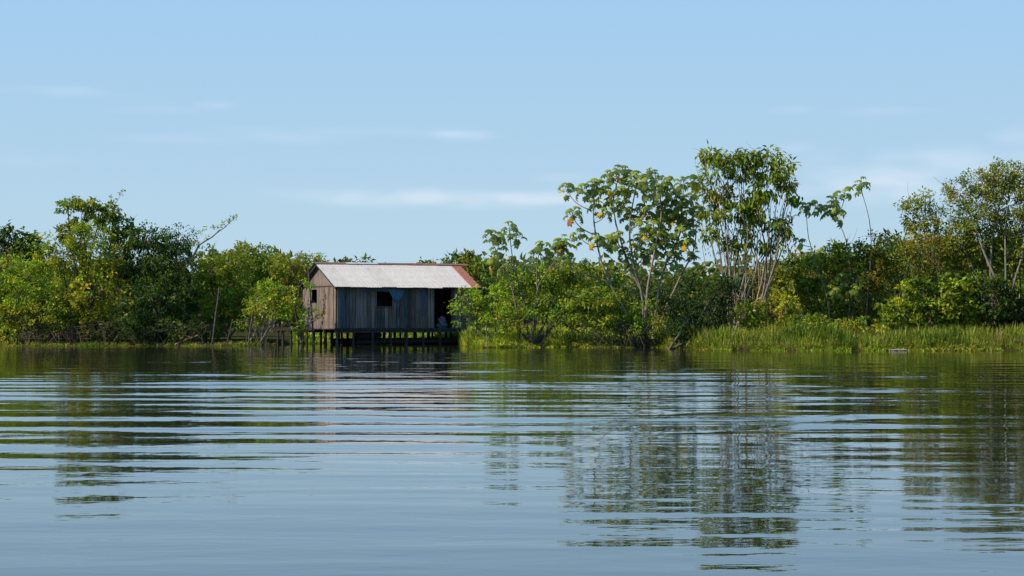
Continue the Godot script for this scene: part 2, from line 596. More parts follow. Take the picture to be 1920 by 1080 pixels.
const HOUSE_TURN := 28.0
func house() -> void:
	var at := Vector3(-8.79, 0, -67.0)
	var h := thing("stilt_house", "weathered plank house on stilts with a pale sheet metal roof, standing over the river", "house", at)
	h.rotation_degrees.y = HOUSE_TURN
	var LEN := 7.66
	var DEP := 4.5
	var FL := 0.84
	var TOP := 3.04
	var RIDGE := 4.14
	var X := Vector3.RIGHT
	var Z := Vector3.BACK
	# floor and frame
	var fl := Node3D.new()
	fl.name = "floor"
	h.add_child(fl)
	for k in 22:
		beam(fl, "floor_plank", Vector3(-0.03, FL - 0.02, -0.12 - k * 0.204), Vector3(LEN + 0.05, FL - 0.02 + rng.randf_range(-0.004, 0.004), -0.12 - k * 0.204), 0.195, 0.035, M.boards[2])
	for z in [-0.02, -1.5, -3.0, -4.45]:
		beam(h, "floor_beam", Vector3(-0.1, FL - 0.125, z), Vector3(LEN + 0.35, FL - 0.125, z), 0.12, 0.16, M.dark_wood)
	beam(h, "sill_beam", Vector3(-0.06, FL - 0.01, 0.05), Vector3(LEN + 0.3, FL - 0.02, 0.05), 0.05, 0.1, M.dark_wood)
	for p in [[0.0, 0.0], [LEN, 0.0], [0.0, -DEP], [LEN, -DEP], [5.38, 0.0], [6.47, 0.0]]:
		beam(h, "wall_post", Vector3(p[0], FL, p[1] - 0.06 * signf(p[1] + 0.1)), Vector3(p[0], TOP - 0.05, p[1] - 0.06 * signf(p[1] + 0.1)), 0.09, 0.09, M.dark_wood)
	beam(h, "top_plate", Vector3(-0.2, TOP + 0.0, -0.05), Vector3(LEN + 0.35, TOP + 0.0, -0.05), 0.09, 0.1, M.dark_wood)
	beam(h, "top_plate", Vector3(-0.2, TOP + 0.0, -DEP + 0.05), Vector3(LEN + 0.35, TOP + 0.0, -DEP + 0.05), 0.09, 0.1, M.dark_wood)
	# walls
	wall(h, Vector3(0, 0, 0.0), X, LEN, Z, FL, TOP - 0.02, [[2.2, 3.04, 1.98, 2.71], [5.45, 6.4, FL - 0.1, 2.9]], M.boards, {3.35: M.teal[1], 3.8: M.teal[0], 1.2: M.boards[5], 0.7: M.boards[1], 1.9: M.boards[5], 4.4: M.boards[1], 5.1: M.boards[5], 2.5: M.boards[4]})
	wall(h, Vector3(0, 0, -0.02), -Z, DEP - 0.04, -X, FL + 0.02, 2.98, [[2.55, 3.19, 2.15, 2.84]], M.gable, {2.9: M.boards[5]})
	wall(h, Vector3(0, 0, -DEP), X, LEN, -Z, FL, TOP, [], M.boards, {}, -0.01)
	wall(h, Vector3(LEN, 0, -0.02), -Z, DEP - 0.04, X, FL, 2.98, [], M.boards, {}, -0.01)
	for side in 2:   # the gable triangles, boards cut to the slope
		var gb := Node3D.new()
		gb.name = "gable"
		h.add_child(gb, true)
		var z := 0.03
		while z < DEP - 0.06:
			var wd := minf(rng.randf_range(0.2, 0.32), DEP - 0.03 - z)
			var hi := func(q: float) -> float: return TOP - 0.06 + (RIDGE - TOP) * (1.0 - absf(q - DEP / 2) / (DEP / 2))
			board(gb, "plank", Vector3(0.012 if side == 0 else LEN - 0.012, 0, -z), Vector3(0, 0, -1), wd - 0.01, 2.99, maxf(3.0, hi.call(z)), maxf(3.0, hi.call(z + wd)), Vector3(-0.02 if side == 0 else 0.02, 0, 0), [M.boards[5], M.boards[1], M.gable[3]][rng.randi() % 3])
			z += wd
		beam(h, "tie_beam", Vector3(-0.035 if side == 0 else LEN + 0.035, 2.99, -0.05), Vector3(-0.035 if side == 0 else LEN + 0.035, 2.99, -DEP + 0.05), 0.03, 0.05, M.boards[2])
	for hole in [[2.2, 3.04, 1.98, 2.71]]:   # window trim
		beam(h, "window_sill", Vector3(hole[0] - 0.06, hole[2] - 0.02, 0.055), Vector3(hole[1] + 0.06, hole[2] - 0.02, 0.055), 0.05, 0.04, M.boards[4])
	# roof
	var slope := atan2(RIDGE - TOP, DEP / 2)
	var run := (DEP / 2 + 0.33) / cos(slope)
	var roof := Node3D.new()
	roof.name = "roof"
	h.add_child(roof)
	for side in 2:
		var x := -0.28
		var k := 0
		while k < 10:
			var wd := 0.855
			var mat: Material = M.roof[rng.randi() % 3]
			if k == 9:
				wd = 0.52
				mat = M.rust
			if side == 1: mat = [M.old_rust, M.roof[1]][rng.randi() % 2]
			var m := part("roof_sheet", corrugated(wd + 0.03, run + rng.randf_range(-0.05, 0.06)), mat, roof)
			var bs := Basis(Vector3.RIGHT, slope) if side == 0 else Basis(Vector3.UP, PI) * Basis(Vector3.RIGHT, slope)
			m.transform = Transform3D(bs, Vector3(x if side == 0 else x + wd, RIDGE + 0.06 + 0.005 * (k % 2) + rng.randf_range(-0.002, 0.006), -DEP / 2))
			x += wd
			k += 1
	var xr := -0.32
	for k in 5:   # ridge caps, bent sheet
		var s := shape()
		var w := 1.78
		var y := RIDGE + 0.1 + 0.006 * (k % 2)
		var q := 0.17
		var dn := q * tan(slope)
		var za := -DEP / 2
		s.hexa([Vector3(xr, y - dn, za + q), Vector3(xr + w, y - dn, za + q), Vector3(xr + w, y, za), Vector3(xr, y, za), Vector3(xr, y - dn + 0.006, za + q), Vector3(xr + w, y - dn + 0.006, za + q), Vector3(xr + w, y + 0.006, za), Vector3(xr, y + 0.006, za)])
		s.hexa([Vector3(xr, y, za), Vector3(xr + w, y, za), Vector3(xr + w, y - dn, za - q), Vector3(xr, y - dn, za - q), Vector3(xr, y + 0.006, za), Vector3(xr + w, y + 0.006, za), Vector3(xr + w, y - dn + 0.006, za - q), Vector3(xr, y - dn + 0.006, za - q)])
		part("ridge_cap", s.mesh(), [M.old_rust, M.roof[1], M.old_rust, M.rust, M.old_rust][k], roof)
		xr += w - 0.03
	for x in [-0.18, 1.75, 3.7, 5.65, LEN + 0.3]:
		for sgn in [1.0, -1.0]:
			beam(roof, "rafter", Vector3(x, RIDGE - 0.04, -DEP / 2), Vector3(x, TOP - 0.06 - 0.25 * tan(slope), -DEP / 2 + sgn * (DEP / 2 + 0.25)), 0.05, 0.08, M.dark_wood)
	# stilts
	for r in 4:
		for q in 9:
			var px := q * (LEN + 0.2) / 8.0 + rng.randf_range(-0.12, 0.12) * (1.0 if q > 0 else 0.0)
			var pz := -r * DEP / 3.0 + 0.0
			pole(h, "stilt", Vector3(px + rng.randf_range(-0.05, 0.05), -1.2, pz), Vector3(px, FL - 0.2, pz), rng.randf_range(0.055, 0.09), M.post if r == 0 and q == 0 else M.dark_wood)
	for k in 5:   # dark logs lashed low between the stilts
		pole(h, "floor_log", Vector3(1.2 + rng.randf_range(-0.2, 0.2), 0.16, -0.75 - k * 0.75), Vector3(7.2 + rng.randf_range(-0.4, 0.4), 0.2, -0.7 - k * 0.75), 0.15, M.dark_wood)
	pole(h, "floor_log", Vector3(1.25, 0.5, -0.62), Vector3(2.6, 0.5, -0.6), 0.2, M.dark_wood)
	# what hangs on it and lies in it
	var turn := Transform3D(Basis(Vector3.UP, deg_to_rad(HOUSE_TURN)), at)
	var hung := func(called: String, label: String, m: Mesh, mat: Material) -> void:
		var o := part(called, m, mat, self)
		o.transform = turn
		tag(o, label, "tarp")
	hung.call("tarp", "torn bright blue tarp hanging in a point beside the front window", cloth_sheet([Vector3(2.75, 2.86, 0.075), Vector3(3.75, 2.84, 0.075), Vector3(3.35, 2.2, 0.085), Vector3(3.15, 2.25, 0.085)], 12, 6, 0.02, 1.0), M.tarp)
	hung.call("tarp", "long thin strip of blue tarp rolled above the front window", cloth_sheet([Vector3(1.3, 2.9, 0.07), Vector3(2.74, 2.88, 0.07), Vector3(2.74, 2.74, 0.075), Vector3(1.35, 2.72, 0.075)], 14, 3, 0.015, 3.0), M.tarp_old)
	hung.call("tarp", "dark blue tarp strip hanging full height at the near corner of the house", cloth_sheet([Vector3(0.16, 2.9, 0.07), Vector3(0.34, 2.95, 0.07), Vector3(0.47, 0.86, 0.08), Vector3(0.2, 0.9, 0.08)], 5, 12, 0.014, 5.0), M.tarp_old)
	hung.call("tarp", "narrow faded blue strip hanging on the planks just before the doorway", cloth_sheet([Vector3(4.68, 2.8, 0.07), Vector3(4.9, 2.8, 0.07), Vector3(4.88, 1.5, 0.078), Vector3(4.72, 1.5, 0.078)], 4, 8, 0.012, 8.0), M.tarp_old)
	var bun := thing("cloth_bundle", "pale mauve and blue cloth bundle lying on the floor inside the doorway", "cloth", turn * Vector3(6.15, FL + 0.0, -0.55))
	for k in 2:
		var s := shape()
		var rings := 9
		var around := 14
		for r in rings + 1:
			for q in around:
				var ph := PI * r / rings
				var a := TAU * q / around
				var w := 1.0 + 0.22 * sin(a * 3.0 + r + k) * sin(ph) + 0.1 * sin(a * 7.0 + r * 2.0)
				s.v.append(Vector3(cos(a) * sin(ph) * (0.3 - 0.1 * k) * w, (0.17 if k == 0 else 0.42) + cos(ph) * (0.17 + 0.03 * k) * (1.0 + 0.1 * sin(a * 5.0)), sin(a) * sin(ph) * 0.2 * w))
		for r in rings:
			for q in around:
				var a := r * around + q
				var b := r * around + (q + 1) % around
				for i in [a, b, a + around, b, b + around, a + around]:
					s.i.append(i)
		part(["blue_cloth", "mauve_cloth"][k], s.mesh(), [M.cloth_blue, M.cloth][k], bun)

func walkway() -> void:
	var at := Vector3(-12.1, 0, -67.6)
	var t := thing("jetty", "low grey plank jetty on thin posts reaching out beside the gable wall", "jetty", at)
	t.rotation_degrees.y = 6.0
	for k in 8:
		beam(t, "plank", Vector3(0.0 + rng.randf_range(-0.1, 0.1), 0.83 + 0.012 * k * 0.4, -0.0 - k * 0.21), Vector3(2.1, 0.86, -k * 0.21), 0.19, 0.04, M.boards[rng.randi() % 4])
	beam(t, "edge_beam", Vector3(-0.05, 0.78, 0.1), Vector3(2.1, 0.8, 0.1), 0.06, 0.08, M.gable[1])
	for x in [0.3, 0.55, 0.95, 1.3, 1.75]:
		for z in [0.05, -1.4]:
			pole(t, "post", Vector3(x + rng.randf_range(-0.08, 0.08), -1.0, z), Vector3(x, 0.76, z), rng.randf_range(0.04, 0.06), M.dark_wood, 6)

func stake(label: String, a: Vector3, b: Vector3, r: float, called := "pole") -> void:
	var t := thing(called, label, "pole", Vector3(a.x, 0, a.z))
	pole(t, "shaft", a - t.position, b - t.position, r, M.post, 7)
	var s := shape()   # the rough cut top
	var q := b - t.position
	s.tube([q - (b - a).normalized() * 0.03, q + (b - a).normalized() * 0.03], [r * 0.92, r * 0.55], 7, Color.WHITE)
	part("cut_end", s.mesh(), M.boards[5], t)

# ---------------------------------------------------------------- grass and floating plants
func tuft(blades: int, tall: float, wide: float, lean: float) -> ArrayMesh:
	var s := shape()
	for k in blades:
		var a := rng.randf() * TAU
		var root := Vector3(cos(a), 0, sin(a)) * rng.randf() * 0.16
		var out := Vector3(cos(a + rng.randf_range(-0.8, 0.8)), 0, sin(a + rng.randf_range(-0.8, 0.8)))
		var h := tall * rng.randf_range(0.55, 1.1)
		var side := out.cross(Vector3.UP).normalized() * wide * rng.randf_range(0.7, 1.3)
		var p1 := root + Vector3(0, h * 0.6, 0) + out * h * lean * 0.35
		var p2 := root + Vector3(0, h * rng.randf_range(0.85, 1.0), 0) + out * h * lean
		var k0 := s.v.size()
		for p in [root - side * 0.6, root + side * 0.6, p1 - side, p1 + side, p2]:
			s.v.append(p)
			s.c.append(Color.WHITE)
		for q in [0, 2, 1, 1, 2, 3, 2, 4, 3]:
			s.i.append(k0 + q)
	return s.mesh()

func scatter(called: String, label: String, category: String, m: Mesh, places: Array, cols: Array) -> void:
	var mm := MultiMesh.new()
	mm.transform_format = MultiMesh.TRANSFORM_3D
	mm.use_colors = true
	mm.mesh = m
	mm.instance_count = places.size()
	for k in places.size():
		mm.set_instance_transform(k, places[k])
		mm.set_instance_color(k, cols[k])
	var o := MultiMeshInstance3D.new()
	o.name = numbered(called)
	o.multimesh = mm
	o.material_override = M.grass
	add_child(o)
	o.set_meta("kind", "stuff")
	tag(o, label, category)

func meadow(called: String, label: String, category: String, m: Mesh, count: int, x0: float, x1: float, from: float, to: float, pal: Array, s0: float, s1: float, bare := -9.0) -> void:
	var places := []
	var cols := []
	for k in count:
		var x := rng.randf_range(x0, x1)
		var u := rng.randf()
		var d := shore(x) + lerpf(from, to, u)
		var y := maxf(land(x, d), -0.03)
		var patch := noise.get_noise_2d(x * 14.0, d * 14.0)
		if noise.get_noise_2d(x * 22.0 + 900.0, d * 5.0) < bare:
			continue
		var sc := rng.randf_range(s0, s1) * (1.0 + 0.5 * patch) * lerpf(0.55, 1.0, smoothstep(0.0, 1.6, d - shore(x) - from))
		places.append(Transform3D(Basis(Vector3.UP, rng.randf() * TAU).scaled(Vector3(sc, sc, sc)), Vector3(x, y - 0.02, -d)))
		cols.append(vary(pal[clampi(int((patch * 1.6 + 0.5 + rng.randf_range(-0.4, 0.4)) * pal.size()), 0, pal.size() - 1)], 0.2))
	scatter(called, label, category, m, places, cols)

# ---------------------------------------------------------------- sky
func clouds() -> ImageTexture:
	var w := 4096
	var h := 2048
	var im := Image.create(w, h, false, Image.FORMAT_RGBA8)
	var list := [[800, 372, 260, 17, 0.9], [1000, 374, 200, 14, 0.7], [430, 264, 190, 9, 0.5], [860, 254, 60, 8, 0.8], [640, 250, 260, 8, 0.3], [100, 182, 120, 8, 0.4], [410, 203, 45, 7, 0.6], [1480, 209, 40, 6, 0.5], [1650, 214, 90, 5, 0.5], [1770, 330, 260, 40, 0.8], [1910, 262, 50, 16, 0.8], [1490, 280, 30, 7, 0.5], [1060, 335, 60, 7, 0.5], [1700, 360, 260, 26, 0.6], [300, 212, 100, 6, 0.3]]
	for k in 190:   # the same wisps go on all round
		list.append([2300.0 + rng.randf() * 22700.0, rng.randf_range(130, 400), rng.randf_range(40, 300), rng.randf_range(5, 22), rng.randf_range(0.3, 0.9)])
	for e in list:
		# the first column of the image looks along -z
		var cx: float = atan2(e[0] - 960.0, LENS) / TAU if e[0] < 2200 else (e[0] - 960.0) / LENS / TAU
		var cy: float = 0.5 - (590.0 - e[1]) / LENS / PI
		var rx: float = e[2] / LENS / TAU * w * 1.5
		var ry: float = e[3] / LENS / PI * h * 1.5
		for y in range(int(cy * h - ry) - 1, int(cy * h + ry) + 2):
			if y < 0 or y >= h: continue
			for x in range(int(cx * w - rx) - 1, int(cx * w + rx) + 2):
				var u := (x - cx * w) / rx
				var t := (y + 0.5 - cy * h) / ry + 0.5 * noise.get_noise_2d(x * 1.1, 7.0)
				var f := clampf(1.0 - u * u - t * t, 0.0, 1.0)
				if f > 0.0:
					f *= f * clampf(0.7 + 0.9 * noise.get_noise_2d(x * 1.6, y * 9.0), 0.0, 1.4) * float(e[4])
					var xx := posmod(x, w)
					im.set_pixel(xx, y, Color(1, 0.86, 0.76, clampf(im.get_pixel(xx, y).a + f, 0.0, 1.0)))
	return ImageTexture.create_from_image(im)

func _ready() -> void:
	rng.seed = 20240
	noise.seed = 11
	noise.frequency = 0.02
	noise.fractal_octaves = 3
	# camera
	var cam := Camera3D.new()
	cam.name = "camera"
	cam.fov = rad_to_deg(2.0 * atan(540.0 / LENS))
	cam.near = 0.1
	cam.far = 2000.0
	add_child(cam)
	cam.position = Vector3(0, EYE, BACK)
	cam.rotation.x = atan(50.0 / LENS)
	cam.current = true
	# sky
	var sm := ProceduralSkyMaterial.new()
	sm.sky_top_color = lin(0.14, 0.365, 0.69)
	sm.sky_horizon_color = lin(0.385, 0.515, 0.58)
	sm.sky_curve = 0.15
	sm.ground_bottom_color = lin(0.06, 0.07, 0.05)
	sm.ground_horizon_color = lin(0.25, 0.3, 0.3)
	sm.sun_angle_max = 6.0
	sm.sky_cover = clouds()
	sm.sky_cover_modulate = Color(0.4, 0.38, 0.38)
	var sky := Sky.new()
	sky.sky_material = sm
	var env := Environment.new()
	env.background_mode = Environment.BG_SKY
	env.sky = sky
	env.tonemap_mode = Environment.TONE_MAPPER_LINEAR
	env.tonemap_exposure = 1.36
	env.sdfgi_enabled = true
	env.ssao_enabled = true
	env.ssil_enabled = true
	var we := WorldEnvironment.new()
	we.name = "environment"
	we.environment = env
	add_child(we)
	# sun, from the left and a little in front
	var sun := DirectionalLight3D.new()
	sun.name = "sun"
	sun.light_color = Color(1.0, 0.93, 0.82)
	sun.light_energy = 1.6
	sun.light_angular_distance = 0.53
	sun.shadow_enabled = true
	add_child(sun)
	var az := deg_to_rad(21.0)
	var el := deg_to_rad(40.0)
	var to_sun := Vector3(-cos(az) * cos(el), sin(el), sin(az) * cos(el))
	sun.look_at_from_position(to_sun * 50.0, Vector3.ZERO)

	make_materials()
	for k in 5: palms.append(palmate(k))
	# ---- setting
	var water := part("water", sheet(axis([-240.0, -40.0, 8.0, 40.0, 0.26, 240.0, 8.0]), axis([-86.0, -30.0, 0.17, 31.0, 0.11, 44.0, 0.5, 140.0, 4.0]), swell), M.water, self, "structure")
	tag(water, "calm dark river with wake ripples mirroring the bank and sky", "water")
	var ground := part("ground", sheet(axis([-700.0, -60.0, 20.0, 60.0, 0.5, 700.0, 20.0]), axis([-1200.0, -140.0, 25.0, -90.0, 2.0, -46.0, 0.4, 150.0, 14.0]), func(x: float, z: float) -> float: return land(x, -z)), M.ground, self, "structure")
	tag(ground, "low muddy river bank and flat floodplain behind it", "ground")
	house()
	walkway()
	plants()
	small_things()

func plants() -> void:
	# ---- left bank
	leafy("shrub", "dense yellow-green shrub overhanging the water at the far left bank", "shrub", 66.8, 130, [[50, 530, 55, 45], [110, 480, 60, 42], [160, 450, 48, 32], [90, 585, 70, 36], [175, 545, 60, 60], [205, 480, 45, 45], [180, 602, 66, 26], [30, 596, 44, 36], [110, 618, 60, 12], [10, 626, 30, 14]], YELLOW, {"stems": 8, "spread": 1.6})
	var t := leafy("tree", "tall tree with a ragged dark top rising above the yellow-green shrub", "tree", 68.0, 185, [[128, 386, 26, 13], [168, 384, 34, 13], [150, 412, 22, 22], [215, 424, 34, 28], [190, 400, 24, 14], [140, 440, 30, 20], [240, 445, 30, 22]], GREEN, {"stems": 2, "trunk": 0.09, "leaf": 0.2, "cover": 0.85, "clump": 0.26})
	var sprig := shape(t.position)
	limb(sprig, spot(205, 430, 68), spot(214, 385, 68), 0.025, 0.015, 0.05, Color(0.2, 0.18, 0.14))
	limb(sprig, spot(214, 385, 68), spot(230, 358, 68), 0.015, 0.006, 0.05, Color(0.2, 0.18, 0.14))
	limb(sprig, spot(213, 392, 68), spot(205, 365, 68), 0.012, 0.006, 0.05, Color(0.2, 0.18, 0.14))
	part("bare_twig", sprig.mesh(), M.bark, t)
	var few := shape(t.position)
	for p in [[230, 358], [224, 364], [217, 376], [206, 366], [210, 380], [228, 362]]:
		clump(few, spot(p[0], p[1], 68), Vector3.UP, 0.14, 6, 0.14, 0.3, 0.3, GREEN[1])
	part("twig_leaves", few.mesh(), M.leaf, t)
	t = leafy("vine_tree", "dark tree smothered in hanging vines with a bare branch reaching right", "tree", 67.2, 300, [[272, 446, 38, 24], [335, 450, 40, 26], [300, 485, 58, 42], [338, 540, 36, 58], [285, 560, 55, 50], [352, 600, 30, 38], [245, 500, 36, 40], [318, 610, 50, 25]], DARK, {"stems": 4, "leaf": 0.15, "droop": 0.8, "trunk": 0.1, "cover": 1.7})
	sprig = shape(t.position)
	limb(sprig, spot(350, 500, 67), spot(372, 460, 66.8), 0.07, 0.05, 0.05, Color(0.3, 0.27, 0.23))
	limb(sprig, spot(372, 460, 66.8), spot(412, 432, 66.6), 0.05, 0.035, 0.05, Color(0.3, 0.27, 0.23))
	limb(sprig, spot(412, 432, 66.6), spot(440, 408, 66.5), 0.03, 0.012, 0.08, Color(0.3, 0.27, 0.23))
	part("bare_branch", sprig.mesh(), M.bark, t)
	var tufts := shape(t.position)
	for p in [[372, 440], [382, 430], [400, 428], [410, 428], [418, 420], [426, 414], [434, 411], [440, 408], [365, 455], [390, 445]]:
		clump(tufts, spot(p[0], p[1], 66.6), Vector3.UP, 0.2, 12, 0.15, 0.3, 0.2, GREEN[1])
	for p in [[392, 455, 470], [370, 470, 520], [362, 480, 540], [345, 500, 600], [300, 480, 570], [270, 470, 540]]:   # hanging vines
		for y in range(p[1], p[2], 4):
			clump(tufts, spot(p[0] + rng.randf_range(-2, 2), y, 66.2), Vector3(0, -0.5, 0.5), 0.12, 5, 0.13, 0.3, 0.9, DARK[1])
	part("branch_leaves", tufts.mesh(), M.leaf, t)
	for p in [[280, 450, "high in the crown of the vine tree"], [187, 546, "upper one of a pair in the yellow-green shrub"], [221, 543, "between the yellow-green shrub and the vine tree"], [328, 553, "on the dark front of the vine tree"], [374, 590, "low down near the leaning pole"], [180, 558, "lower one of a pair in the yellow-green shrub"]]:
		var f := thing("flower", "small magenta bloom " + p[2], "flower", spot(p[0], p[1], 65.4), "magenta blooms on the left bank")
		var fs := shape()
		for k in 9:
			fs.leaf(Vector3(rng.randf_range(-0.06, 0.06), rng.randf_range(-0.05, 0.05), 0), ball(), ball(), 0.07, 0.03, Color(0.3, 0.06, 0.25))
		part("petals", fs.mesh(), M.leaf, f)
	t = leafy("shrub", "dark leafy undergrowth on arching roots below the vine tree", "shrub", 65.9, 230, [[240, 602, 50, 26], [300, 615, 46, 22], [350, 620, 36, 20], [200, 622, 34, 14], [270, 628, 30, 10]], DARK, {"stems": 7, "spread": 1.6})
	tangle(t, 65.9, 40, 390, 614, 330)
	leafy("shrub", "olive shrub at the left edge of the picture behind the yellow-green one", "shrub", 68.5, 0, [[-20, 520, 50, 40], [15, 500, 40, 36], [-10, 590, 50, 46], [-70, 560, 60, 60]], OLIVE, {"stems": 5, "spread": 0.8})
	leafy("shrub", "light green bushy shrub between the vine tree and the leaning pole", "shrub", 69.5, 415, [[400, 505, 36, 28], [445, 500, 36, 30], [415, 560, 50, 46], [395, 605, 34, 30], [455, 570, 36, 50]], GREEN, {"stems": 6, "spread": 1.0})
	t = leafy("shrub", "small bright shrub on crooked pale stems left of the jetty", "shrub", 66.0, 475, [[490, 570, 32, 26], [520, 585, 28, 24], [538, 560, 22, 22], [468, 600, 24, 18], [500, 545, 24, 18]], BRIGHT, {"stems": 7, "spread": 0.8, "trunk": 0.045, "bark": Color(0.26, 0.22, 0.18), "cover": 1.1})
	tangle(t, 65.9, 455, 530, 600, 22)
	leafy("shrub", "bright sapling leaves hanging in front of the gable wall", "shrub", 65.6, 556, [[552, 560, 12, 16], [568, 590, 10, 12], [558, 612, 16, 10], [595, 588, 10, 8], [578, 530, 8, 10]], BRIGHT, {"stems": 2, "spread": 0.3, "trunk": 0.025, "cover": 0.7, "clump": 0.2, "per": 12})
	leafy("tree", "round green tree behind the shrubs left of the house", "tree", 80.0, 480, [[462, 474, 34, 18], [500, 492, 40, 28], [470, 530, 50, 40], [440, 505, 36, 30]], GREEN, {"stems": 3, "leaf": 0.2, "clump": 0.4})
	leafy("tree", "olive tree whose crown touches the left roof corner of the house", "tree", 79.0, 560, [[545, 500, 40, 26], [590, 500, 34, 22], [560, 545, 46, 40], [520, 560, 36, 40]], OLIVE, {"stems": 3, "leaf": 0.2, "clump": 0.4})
	# ---- right of the house
	leafy("shrub", "bright yellow-green shrub covering the right end of the house", "shrub", 61.6, 915, [[880, 570, 32, 22], [918, 556, 38, 20], [895, 598, 26, 14], [940, 590, 36, 22], [862, 578, 14, 10], [960, 570, 26, 22]], BRIGHT, {"stems": 6, "spread": 0.6, "trunk": 0.04, "cover": 1.0})
	t = leafy("shrub", "low spreading shrub on one dark trunk standing at the water's edge", "shrub", 60.6, 993, [[1000, 586, 42, 14], [1050, 594, 42, 18], [1088, 582, 36, 24], [960, 604, 34, 12], [1030, 566, 34, 16]], GREEN, {"stems": 2, "spread": 0.15, "trunk": 0.1, "cover": 0.85, "bark": Color(0.08, 0.065, 0.055)})
	tangle(t, 60.6, 960, 1100, 605, 40)
	t = leafy("shrub", "dark green thicket on bare stems under the tallest cecropia", "shrub", 59.9, 1180, [[1118, 590, 44, 32], [1165, 602, 44, 28], [1135, 562, 40, 22], [1205, 590, 36, 28], [1240, 610, 30, 24], [1080, 560, 24, 14]], GREEN, {"stems": 9, "spread": 1.6, "cover": 1.15, "bark": Color(0.1, 0.08, 0.065)})
	tangle(t, 59.8, 1100, 1300, 618, 110)
	leafy("tree", "bushy mid-green tree behind the small cecropia pair", "tree", 76.0, 1020, [[1020, 515, 50, 26], [1085, 515, 46, 24], [955, 530, 36, 30], [1000, 560, 60, 30], [1070, 560, 60, 30]], GREEN, {"stems": 4, "leaf": 0.19, "clump": 0.38})
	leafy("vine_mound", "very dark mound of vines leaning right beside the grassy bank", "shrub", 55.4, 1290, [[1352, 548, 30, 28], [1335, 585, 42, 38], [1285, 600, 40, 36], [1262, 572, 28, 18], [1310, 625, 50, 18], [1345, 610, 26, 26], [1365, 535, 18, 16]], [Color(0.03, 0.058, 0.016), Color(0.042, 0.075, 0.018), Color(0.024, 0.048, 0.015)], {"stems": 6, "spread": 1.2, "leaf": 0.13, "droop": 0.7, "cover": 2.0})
	# tall pale-stemmed tree
	var stems := []
	t = leafy("tree", "tallest tree with many pale upright stems and drooping leaves at the top", "tree", 57.4, 1402, [[1335, 288, 22, 12], [1368, 296, 26, 16], [1405, 296, 24, 16], [1440, 288, 24, 13], [1470, 310, 18, 14], [1340, 318, 24, 14], [1390, 322, 34, 16], [1440, 325, 34, 16], [1478, 345, 16, 14], [1345, 360, 30, 20], [1390, 372, 34, 20], [1435, 360, 26, 16], [1350, 400, 30, 16], [1410, 400, 34, 14], [1455, 424, 32, 16], [1490, 366, 8, 8], [1332, 440, 20, 12], [1372, 452, 26, 12], [1440, 462, 22, 12], [1400, 430, 20, 10]], GREEN, {"stems": 7, "spread": 0.9, "trunk": 0.05, "leaf": 0.27, "wide": 0.2, "droop": 0.9, "cover": 1.45, "clump": 0.36, "per": 17, "bark": Color(0.3, 0.255, 0.2)})
	var twigs := shape(t.position)
	for k in 70:
		var a := spot(rng.randf_range(1320, 1480), rng.randf_range(350, 520), 57.4)
		a.z += rng.randf_range(-0.8, 0.8)
		limb(twigs, a, a + Vector3((a.x - t.position.x) * rng.randf_range(0.05, 0.25), rng.randf_range(0.7, 2.0), rng.randf_range(-0.3, 0.3)), 0.02, 0.007, 0.06, vary(Color(0.32, 0.27, 0.21), 0.2), 4)
	for k in 9:
		var px := rng.randf_range(1330, 1480)
		limb(twigs, spot(1400 + (px - 1400) * 0.45, 600, 57.4), spot(px, rng.randf_range(360, 470), 57.4 + rng.randf_range(-0.7, 0.7)), rng.randf_range(0.025, 0.05), 0.012, 0.05, vary(Color(0.3, 0.255, 0.2), 0.2), 5)
	part("bare_stems", twigs.mesh(), M.bark, t)
	var pods := shape(t.position)
	for k in 420:
		pods.leaf(spot(rng.randf_range(1315, 1490), rng.randf_range(330, 480), 57.4 + rng.randf_range(-0.9, 0.9)), Vector3(rng.randf_range(-0.25, 0.25), -1, rng.randf_range(-0.25, 0.25)).normalized(), Vector3(rng.randf_range(-1, 1), 0.1, 1), 0.16, 0.025, vary(Color(0.17, 0.11, 0.06), 0.4))
	part("seed_pods", pods.mesh(), M.leaf, t, "stuff")
	cecropia("broad cecropia reaching left with arching pale branches and large hand-shaped leaves", 61.6, 1195, [[[1225, 655], [1222, 585], [1190, 520], [1160, 440], [1150, 380], [1162, 322]], [[1190, 655], [1180, 600], [1145, 535], [1122, 470], [1112, 400], [1117, 350]], [[1205, 655], [1205, 560], [1190, 500], [1180, 430], [1194, 340]]],
		[[1065, 350], [1073, 400], [1053, 462], [1088, 440], [1114, 345], [1092, 356], [1162, 318], [1132, 352], [1117, 380], [1147, 380], [1147, 330], [1193, 334], [1178, 326], [1119, 448], [1140, 452], [1154, 444], [1182, 410], [1201, 390], [1197, 450], [1205, 480, 0.8], [1170, 470, 0.8], [1180, 350], [1165, 360], [1172, 385], [1135, 400], [1195, 420]], 0.41, {"leaves": 9})
	cecropia("denser cecropia with dark drooping leaves between the broad one and the tallest tree", 60.9, 1225, [[[1210, 655], [1212, 560], [1225, 480], [1240, 400], [1226, 325]], [[1228, 655], [1232, 560], [1250, 490], [1275, 440], [1282, 345]], [[1235, 655], [1240, 600], [1275, 520], [1300, 470], [1304, 425]]],
		[[1224, 322], [1248, 342], [1210, 340], [1217, 360], [1259, 366], [1279, 342], [1302, 338], [1224, 420], [1248, 440], [1263, 395], [1279, 430], [1287, 456], [1302, 422], [1232, 465], [1302, 478, 0.8], [1258, 470], [1236, 380], [1270, 410], [1244, 412], [1212, 436], [1296, 372], [1290, 400], [1262, 448], [1215, 395], [1250, 385], [1275, 375], [1230, 445], [1310, 395], [1238, 355], [1268, 480, 0.9], [1220, 470, 0.9]], 0.41, {"leaves": 9})
